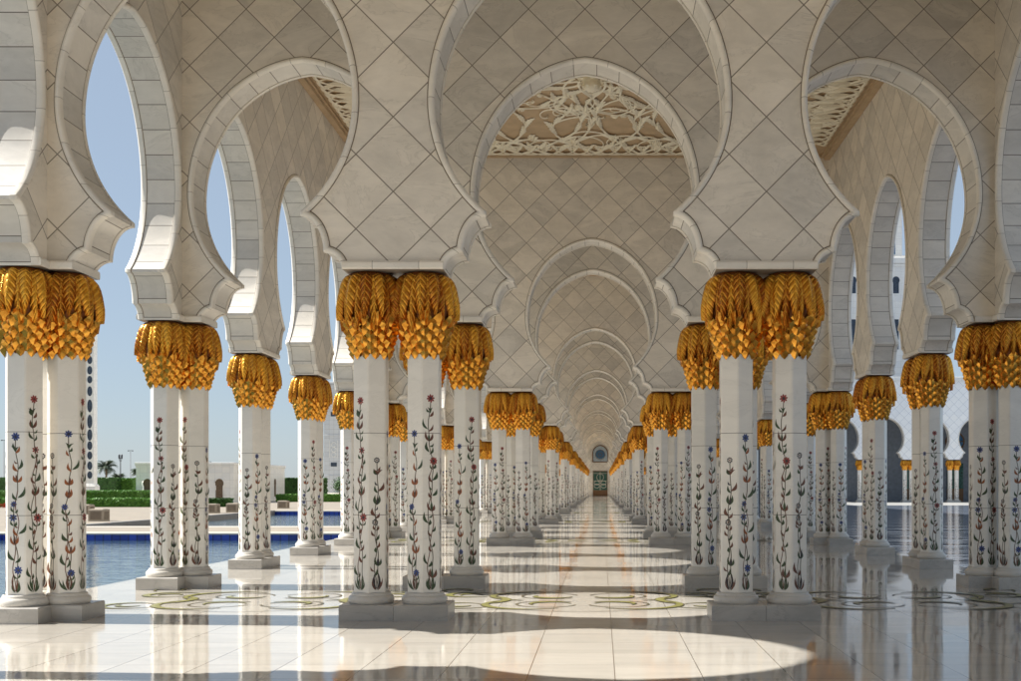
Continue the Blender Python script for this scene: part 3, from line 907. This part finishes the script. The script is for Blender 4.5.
for n, (a, b) in enumerate(POOLS):
    w = MB(); rect(PX0, PX1, a, b, -22, 0, w)
    tag(link('water', w.mesh('water', [M['water']])), 'rippled blue water of the pool beside the arcade', None, None, 'structure')
    e = tag(link('pool_basin', None, None, (0, 0, 0)), ('long pool basin with a blue tiled edge beside the near columns', 'second pool basin beyond the stone crossing')[n], 'pool', 'pools beside the arcade')
    m = MB()
    m.box(PX0, PX1, b, b+6, -60, -4, 0); m.box(PX0, PX1, a-6, a, -60, -4, 0)
    m.box(PX1-6+6, PX1+6, a, b, -60, -4, 0)
    link('tiled_side', m.mesh('tiled_side', [M['bluetile']]), e)
    m = MB(); m.box(PX0-26, PX0, a-6, b+6, -60, 2.2, 0); link('dark_kerb', m.mesh('dark_kerb', [M['darkstone']]), e)
    m = MB(); m.box(PX0, PX1, b-1.5, b+40, -4, 1.2, 0, .6); m.box(PX0, PX1, a-40, a+1.5, -4, 1.2, 0, .6)
    link('coping', m.mesh('coping', [M['coping']]), e)

def at(px, d, X=None): return (px-601)*d
# stone cube seats
cm = MB(); cm.box(-29, 29, -29, 29, 0, 45, 0, 1.5); cm.box(-24, 24, -24, 24, 45, 46.5, 0, .8)
for sg in (-1, 1):
    cm.box(-21, 21, min(sg*29.2, sg*29.9), max(sg*29.2, sg*29.9), 7, 37, 1); cm.box(min(sg*29.2, sg*29.9), max(sg*29.2, sg*29.9), -21, 21, 7, 37, 1)
cmesh = cm.mesh('stone_block', [plain('block_stone', (.34, .285, .22), .7, var=.1), plain('block_panel', (.19, .15, .11), .8, var=.2)])
blocks = [(99, 3.83, 'large square stone block nearest the viewer beyond the pool'), (86, 4.75, 'square stone block half hidden by the left front columns'),
          (212.5, 4.95, 'square stone block by the hedge, right of the arched doorway'), (215, 6.6, 'small square stone block farther back below the arched doorway'),
          (233.5, 5.1, 'square stone block at the right corner of the white gatehouse'), (283.5, 6.0, 'square stone block below the dark green hedge')]
for px, d, lab in blocks:
    tag(link('stone_block', cmesh, None, (at(px, d), d*1160, -.3)), lab, 'stone block', 'stone blocks beyond the pool')

# foliage
M['leaf'] = plain('hedge_leaf', (.085, .21, .022), .6, var=.45, vscale=6)
M['leafdark'] = plain('dark_leaf', (.04, .11, .018), .6, var=.5, vscale=4)
M['palmleaf'] = plain('palm_leaf', (.05, .075, .04), .55, var=.3)
M['bark'] = plain('bark', (.14, .10, .07), .9, var=.3, vscale=8)
def hedge(px0, px1, d, depth, z0, z1, mat, label, seed, fuzz=5.0, n=2600):
    rnd = random.Random(seed)
    x0, x1 = at(px0, d), at(px1, d); y0 = d*1160; y1 = y0+depth
    cx = (x0+x1)/2
    m = MB(); m.box(x0-cx+3, x1-cx-3, 3, depth-3, z0, z1-4, 0)
    W, H = x1-x0, z1-z0
    for _ in range(n):
        f = rnd.random()
        if f < .5: p = (rnd.uniform(0, W)-W/2, rnd.uniform(-2, 5), rnd.uniform(z0, z1))
        elif f < .85: p = (rnd.uniform(0, W)-W/2, rnd.uniform(0, depth), z1+rnd.uniform(-4, 3))
        else: p = (rnd.choice((-W/2, W/2))+rnd.uniform(-3, 3), rnd.uniform(0, depth), rnd.uniform(z0, z1))
        a = Vector((rnd.uniform(-1, 1), rnd.uniform(-1, 1), rnd.uniform(-1, 1))).normalized()
        b = a.orthogonal().normalized(); c = a.cross(b); s = fuzz*rnd.uniform(.6, 1.5)
        P = Vector(p)
        m.face([tuple(P-b*s), tuple(P+c*s*.6), tuple(P+b*s), tuple(P-c*s*.6)], 0)
    o = link('hedge', m.mesh('hedge', [mat]), None, (cx, y0, 0))
    tag(o, label, 'hedge', 'clipped hedges beyond the pool')
hedge(-60, 152, 6.35, 160, 0, 54, M['leaf'], 'low front hedge running left of the white gatehouse', 1, 6, 5000)
hedge(70, 137, 7.6, 420, 0, 96, M['leaf'], 'bright flat-topped hedge behind the low front hedge', 2, 6, 5000)
hedge(-70, 28, 7.6, 420, 0, 96, M['leaf'], 'flat-topped hedge at the left edge of the photo', 12, 6, 3000)
hedge(-60, 116, 9.6, 200, 0, 212, M['leafdark'], 'tall dark clipped hedge block below the palm', 3, 8, 5000)
hedge(119.5, 132.5, 9.7, 150, 0, 205, M['leaf'], 'tall narrow bright hedge block beside the gatehouse', 4, 8, 1500)
hedge(133.5, 140, 9.9, 150, 0, 212, M['leafdark'], 'slim dark hedge block touching the left gatehouse corner', 5, 8, 800)
hedge(206, 229, 6.4, 90, 0, 52, M['leafdark'], 'low dark hedge in front of the arched gatehouse doorway', 6, 6, 1500)
hedge(277, 322, 9.4, 220, 0, 205, M['leafdark'], 'tall dark hedge right of the gatehouse', 7, 9, 3500)
hedge(276, 340, 8.4, 110, 0, 62, M['leaf'], 'low green hedge in front of the tall dark hedge', 8, 6, 2500)
fb = MB(); rnd = random.Random(31)
for _ in range(900):
    x, y, z = rnd.uniform(-4100, -3350), rnd.uniform(0, 120), rnd.uniform(0, 26)
    s = 8; fb.face([(x-s, y, z), (x, y-s*.5, z+s*.7), (x+s, y, z), (x, y+s*.5, z+s*.4)], 0)
tag(link('flower_bed', fb.mesh('flower_bed', [plain('red_petals', (.45, .02, .02), .6)]), None, (0, 6.0*1160, 0)), 'strip of red flowers in front of the low hedge at the left edge', 'flowers', None, 'stuff')

# palms, lamps, tree
def palm(px, d, h, sp, label, seed):
    rnd = random.Random(seed); x, y = at(px, d), d*1160
    e = tag(link('palm_tree', None, None, (x, y, 0)), label, 'palm tree')
    m = MB(); m.tube([(4*sin(k), 0, h*k/10) for k in range(11)], [17-5*k/10 for k in range(11)], 8); link('trunk', m.mesh('trunk', [M['bark']], 50), e)
    m = MB()
    for k in range(52):
        a = rnd.uniform(0, 2*pi); el = rnd.uniform(-.35, 1.25); L = sp*rnd.uniform(.85, 1.1)
        pr = None; rp = Vector((0, 0, h))
        for i in range(13):
            t = i/12.0; e2 = el-1.5*t*t
            st = Vector((cos(a)*cos(e2), sin(a)*cos(e2), sin(e2)))*L/13
            np_ = rp+st; sd = Vector((-sin(a), cos(a), 0))
            wl = 38*sin(pi*(.1+.85*t))
            for sg in (-1, 1):
                m.face([tuple(rp), tuple(rp+st*.7), tuple(rp+st*1.5+sd*sg*wl+Vector((0, 0, -wl*.35))), tuple(rp+st*.9+sd*sg*wl*.9+Vector((0, 0, -wl*.35)))], 0)
            rp = np_
    link('crown', m.mesh('crown', [M['palmleaf']]), e)
palm(106, 14.5, 400, 190, 'spiky date palm rising over the tall clipped hedge', 3)
palm(118, 17, 250, 170, 'smaller palm half hidden behind the lamp post', 5)
palm(137, 16, 360, 120, 'small palm crown just left of the gatehouse roof', 8)
M['lampmetal'] = plain('lamp_metal', (.06, .06, .065), .45, metal=.6)
def lamp(px, d, h, label, heads):
    x, y = at(px, d), d*1160
    e = tag(link('street_lamp', None, None, (x, y, 0)), label, 'street lamp', 'lamp posts beyond the pool')
    m = MB(); m.tube([(0, 0, 0), (0, 0, h)], [7, 5], 8); link('post', m.mesh('post', [M['lampmetal']], 50), e)
    for k in range(heads):
        m = MB()
        hx = (k-(heads-1)/2)*30
        m.tube([(0, 0, h-40), (hx*.8, 0, h-34), (hx, 0, h-10)], 3, 6)
        m.lathe([(2, h-12), (10, h-6), (12, h+34), (4, h+44), (0, h+48)], 8, 0, hx, 0)
        link('lantern', m.mesh('lantern', [M['lampmetal']], 40), e)
lamp(120.5, 12, 470, 'dark twin-lantern lamp post against the sky between palm and gatehouse', 2)
def mast(px, d, h, label):
    x, y = at(px, d), d*1160
    e = tag(link('light_mast', None, None, (x, y, 0)), label, 'light mast', 'tall light masts on the horizon')
    m = MB(); m.tube([(0, 0, 0), (0, 0, h)], [14, 7], 8); link('post', m.mesh('post', [plain('grey_metal', (.30, .31, .33), .5)], 50), e)
    m = MB(); m.box(-70, 70, -8, 8, h, h+10); m.box(-70, -38, -14, 14, h-12, h-1); m.box(38, 70, -14, 14, h-12, h-1); link('lamp_head', m.mesh('lamp_head', [M['lampmetal']]), e)
mast(130.5, 26, 1050, 'tall grey light mast right of the twin-lantern lamp')
mast(4, 24, 1230, 'tall grey light mast left of the front columns')
mast(209, 30, 860, 'distant light mast above the gatehouse roof')

# white gatehouse
gx0, gx1 = at(136, 8.0), at(233.5, 8.0); gy = 8.0*1160; gd = 1500.0
M['lattice'] = plain('brown_lattice', (.13, .085, .05), .7, var=.4, vscale=12)
e = tag(link('gatehouse', None, None, ((gx0+gx1)/2, gy, 0)), 'low white marble gatehouse with horseshoe doorways beyond the pool', 'building')
hw = (gx1-gx0)/2
m = MB(); m.box(-hw, hw, 0, gd, 0, 300, 0); link('wall', m.mesh('wall', [M['white']]), e)
m = MB(); m.box(-hw-8, hw+8, -8, gd+8, 300, 322, 0, 2); m.box(-hw-4, hw+4, -4, gd+4, 286, 300, 0); link('cornice', m.mesh('cornice', [M['white']]), e)
def horseshoe(cx, hw, z0, zt):
    pts = [(cx-hw*.8, z0), (cx+hw*.8, z0), (cx+hw*.8, z0+(zt-z0)*.52)]
    for k in range(17):
        a = -.6+(pi+1.2)*k/16; pts.append((cx+hw*cos(a), zt-hw*1.1+hw*1.1*sin(a)))
    pts.append((cx-hw*.8, z0+(zt-z0)*.52))
    return pts
for px in (147.5, 219.5):
    cx = at(px, 8.0)-(gx0+gx1)/2
    m = MB(); pts = horseshoe(cx, 38, 0, 196); m.face([(x, -2, z) for x, z in pts], 0)
    dd = link('doorway', m.mesh('doorway', [M['lattice']]), e)
    m = MB(); m.tube([(x, -3, z) for x, z in pts], 5, 5); link('surround', m.mesh('surround', [M['white']], 40), dd)
for yy in (260, 1180):
    m = MB(); pts = horseshoe(yy, 34, 40, 200); m.face([(hw+2, x, z) for x, z in pts], 0)
    link('window', m.mesh('window', [M['lattice']]), e)

# inlaid pillar and minaret
px, d = 91.5, 9.0
e = tag(link('inlaid_pillar', None, None, (at(px, d), d*1160, 0)), 'tall white pillar with a column of dark oval inlays beside the front columns', 'pillar')
m = MB(); m.box(-36, 36, -36, 36, 150, 1720, 0, 3); link('shaft', m.mesh('shaft', [M['white']]), e)
m = MB(); m.box(-52, 52, -52, 52, 0, 138, 0, 4); m.box(-45, 45, -45, 45, 138, 150, 0, 4); link('base', m.mesh('base', [M['white']]), e)
M['oval'] = plain('dark_oval_inlay', (.03, .045, .07), .25, var=.5, vscale=5)
zz = 232.0; k = 0
while zz < 1690:
    hh = (34, 38, 36, 40, 52, 62, 58, 44)[k % 8]
    m = MB(); m.face([(23*cos(2*pi*q/20), -36.6, zz+hh*sin(2*pi*q/20)) for q in range(20)], 0)
    link('oval_inlay', m.mesh('oval_inlay', [M['oval']]), e)
    zz += hh*2+16; k += 1
px, d = 336, 20.0
e = tag(link('minaret', None, None, (at(px, d), d*1160, 0)), 'pale grey square minaret seen far off between the left columns', 'minaret')
M['greym'] = marble('minaret_stone', (.55, .57, .60), 'grid', 90, 2, var=.05, vein=.05, rough=.6)
m = MB(); m.box(-190, 190, -190, 190, 0, 2150, 0, 8); m.box(-215, 215, -215, 215, 2150, 2200, 0, 8); link('tower', m.mesh('tower', [M['greym']]), e)
for z in (330, 1130, 1900):
    m = MB(); m.box(-198, 198, -198, 198, z, z+22, 0, 4)
    link('string_course', m.mesh('string_course', [M['greym']]), e)
for z, hh in ((560, 40), (1560, 45)):
    m = MB(); m.box(-60, 60, -194, -191, z-hh, z+hh, 0); link('window', m.mesh('window', [M['oval']]), e)
m = MB(); 
for z in (760, 860, 960): m.tube([(46*cos(2*pi*q/20), -192, z+46*sin(2*pi*q/20)) for q in range(21)], 6, 5)
for x in (-80, 80): m.box(x-5, x+5, -196, -191, 690, 1040)
link('carved_panel', m.mesh('carved_panel', [M['white']], 40), e)
# sapling near it
e = tag(link('small_tree', None, None, (at(339, 9.0), 9.0*1160, 0)), 'small leafy tree with a dark trunk beyond the second pool', 'tree')
m = MB(); m.tube([(0, 0, 0), (4, 0, 60), (-3, 4, 110)], [7, 6, 4], 6); link('trunk', m.mesh('trunk', [M['bark']], 50), e)
m = MB(); rnd = random.Random(5)
for _ in range(900):
    P = Vector((rnd.gauss(0, 26), rnd.gauss(0, 26), 140+rnd.gauss(0, 28)))
    a = Vector((rnd.uniform(-1, 1), rnd.uniform(-1, 1), rnd.uniform(-1, 1))).normalized(); b = a.orthogonal().normalized(); c = a.cross(b); s = 7
    m.face([tuple(P-b*s), tuple(P+c*s*.5), tuple(P+b*s), tuple(P-c*s*.5)], 0)
link('crown', m.mesh('crown', [M['leafdark']]), e)

# ------------------------------------------------------------------ far side of the courtyard
FYD = 9500.0
piers = [2514 + 370*k for k in range(-4, 8)]
e = tag(link('courtyard_arcade', None, None, (0, FYD, 0)), 'white arcade with dark horseshoe arches across the courtyard', 'arcade')
arches = [x+185 for x in piers[:-1]]
sp = spandrel_mb([a-piers[0] for a in arches], 0, piers[-1]-piers[0], None, TW, top=1020)
link('spandrel', sp.mesh('spandrel', [M['hring']]), e, (piers[0], 0, 0))
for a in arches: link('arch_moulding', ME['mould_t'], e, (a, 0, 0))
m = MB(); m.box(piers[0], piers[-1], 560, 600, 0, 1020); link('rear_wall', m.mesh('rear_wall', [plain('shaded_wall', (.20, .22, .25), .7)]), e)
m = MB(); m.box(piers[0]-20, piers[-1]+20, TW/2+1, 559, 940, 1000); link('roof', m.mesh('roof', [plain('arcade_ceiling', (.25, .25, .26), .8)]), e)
m = MB(); m.box(piers[0]-30, piers[-1]+30, -TW/2-12, 0-TW/2-1, 990, 1024, 0, 2); link('parapet', m.mesh('parapet', [M['white']]), e)
for a in arches:
    m = MB(); pts = [(a+78*cos(2*pi*k/24), 556, 520+78*sin(2*pi*k/24)) for k in range(24)]; m.face(pts, 0)
    w_ = link('window', m.mesh('window', [M['glassblue']]), e)
    m = MB(); m.tube(pts+[pts[0]], 8, 5); m.tube([(a-78, 554, 520), (a+78, 554, 520)], 4, 5); m.tube([(a, 554, 442), (a, 554, 598)], 4, 5); link('frame', m.mesh('frame', [M['bronze']], 40), w_)
    m = MB(); m.box(a-70, a+70, 552, 558, 110, 330, 0); m.box(a-70, a+70, 550, 558, 0, 110, 1); link('door', m.mesh('door', [M['glassteal'], M['bronze']]), e)
for n, x in enumerate(piers):
    for s, w in ((-1, 'left'), (1, 'right')):
        make_column(x+s*27, FYD, 0 if s < 0 else pi, n % 3, f'{w} distant column of the {ordn(n)} pier from the left across the courtyard', 'columns across the courtyard', True)
# prayer hall behind
x0, x1, y0 = 1500.0, 3060.0, 11600.0
e = tag(link('prayer_hall', None, None, (0, y0, 0)), 'tall white marble hall with slender windows rising behind the courtyard arcade', 'building')
m = MB(); m.box(x0, x1, 0, 2200, 0, 2440, 0); m.box(x0+200, x1-8, 160, 2000, 2440, 3300, 0); link('wall', m.mesh('wall', [M['white']]), e)
m = MB(); m.box(x0-14, x1+14, -14, 2214, 2360, 2420, 0, 4); m.box(x0-8, x1+8, -8, 2208, 2330, 2358, 0, 4); link('cornice', m.mesh('cornice', [M['white']]), e)
for k in range(7):
    cx = x1-110-k*215
    m = MB(); pts = horseshoe(cx, 36, 2060, 2230); m.face([(x, -2, z) for x, z in pts], 0); link('window', m.mesh('window', [M['oval']]), e)
    m = MB(); m.box(cx-32, cx+32, 157, 159, 2480, 3000, 0); link('window', m.mesh('window', [M['glassblue']]), e)
    m = MB(); m.box(cx-26, cx+26, -3, -1, 1500, 1800, 0); link('window', m.mesh('window', [M['oval']]), e)

# ------------------------------------------------------------------ light
EL, BETA = radians(42.0), radians(4.5)
s = Vector((-cos(BETA)*cos(EL), sin(BETA)*cos(EL), sin(EL)))
sd = bpy.data.lights.new('sun', 'SUN'); sd.energy = 5.0; sd.angle = radians(.53); sd.color = (1.0, .965, .90)
so = bpy.data.objects.new('sun', sd); COL.objects.link(so)
so.rotation_euler = s.to_track_quat('Z', 'Y').to_euler()
w = bpy.data.worlds.new('World'); scene.world = w; w.use_nodes = True
nt = w.node_tree; bg = nt.nodes['Background']
sky = nt.nodes.new('ShaderNodeTexSky'); sky.sky_type = 'NISHITA'; sky.sun_disc = False
sky.sun_elevation = EL; sky.sun_rotation = math.atan2(s.x, s.y)
sky.air_density = 1.0; sky.dust_density = .4; sky.ozone_density = 2.0
tint = nt.nodes.new('ShaderNodeMix'); tint.data_type = 'RGBA'; tint.blend_type = 'MULTIPLY'; tint.inputs[0].default_value = 1.0
nt.links.new(sky.outputs[0], tint.inputs[6]); tint.inputs[7].default_value = (.92, .97, 1.06, 1)
hz = nt.nodes.new('ShaderNodeMix'); hz.data_type = 'RGBA'; hz.inputs[0].default_value = .7
nt.links.new(tint.outputs[2], hz.inputs[6]); hz.inputs[7].default_value = (3.4, 4.05, 4.75, 1)
nt.links.new(hz.outputs[2], bg.inputs[0]); bg.inputs[1].default_value = .06

# ------------------------------------------------------------------ camera
cd = bpy.data.cameras.new('camera'); cam = bpy.data.objects.new('camera', cd); COL.objects.link(cam)
cam.location = (0, 0, 134*S); cam.rotation_euler = (pi/2, 0, 0)
cd.sensor_width = 36; cd.lens = 36*1160/1021.0
cd.shift_x = (510.5-601)/1021.0; cd.shift_y = (486-340.5)/1021.0
cd.clip_start = .05; cd.clip_end = 20000
scene.camera = cam

scene.view_settings.view_transform = 'Standard'; scene.view_settings.look = 'None'
scene.view_settings.exposure = 1.15; scene.view_settings.gamma = 1.0; scene.view_settings.use_curve_mapping = False
scene.render.engine = 'CYCLES'
cy = scene.cycles
cy.max_bounces = 14; cy.diffuse_bounces = 9; cy.glossy_bounces = 6; cy.transmission_bounces = 4
cy.use_denoising = True
try: cy.denoiser = 'OPENIMAGEDENOISE'
except Exception: pass
cy.sample_clamp_indirect = 6.0
cy.caustics_reflective = False; cy.caustics_refractive = False
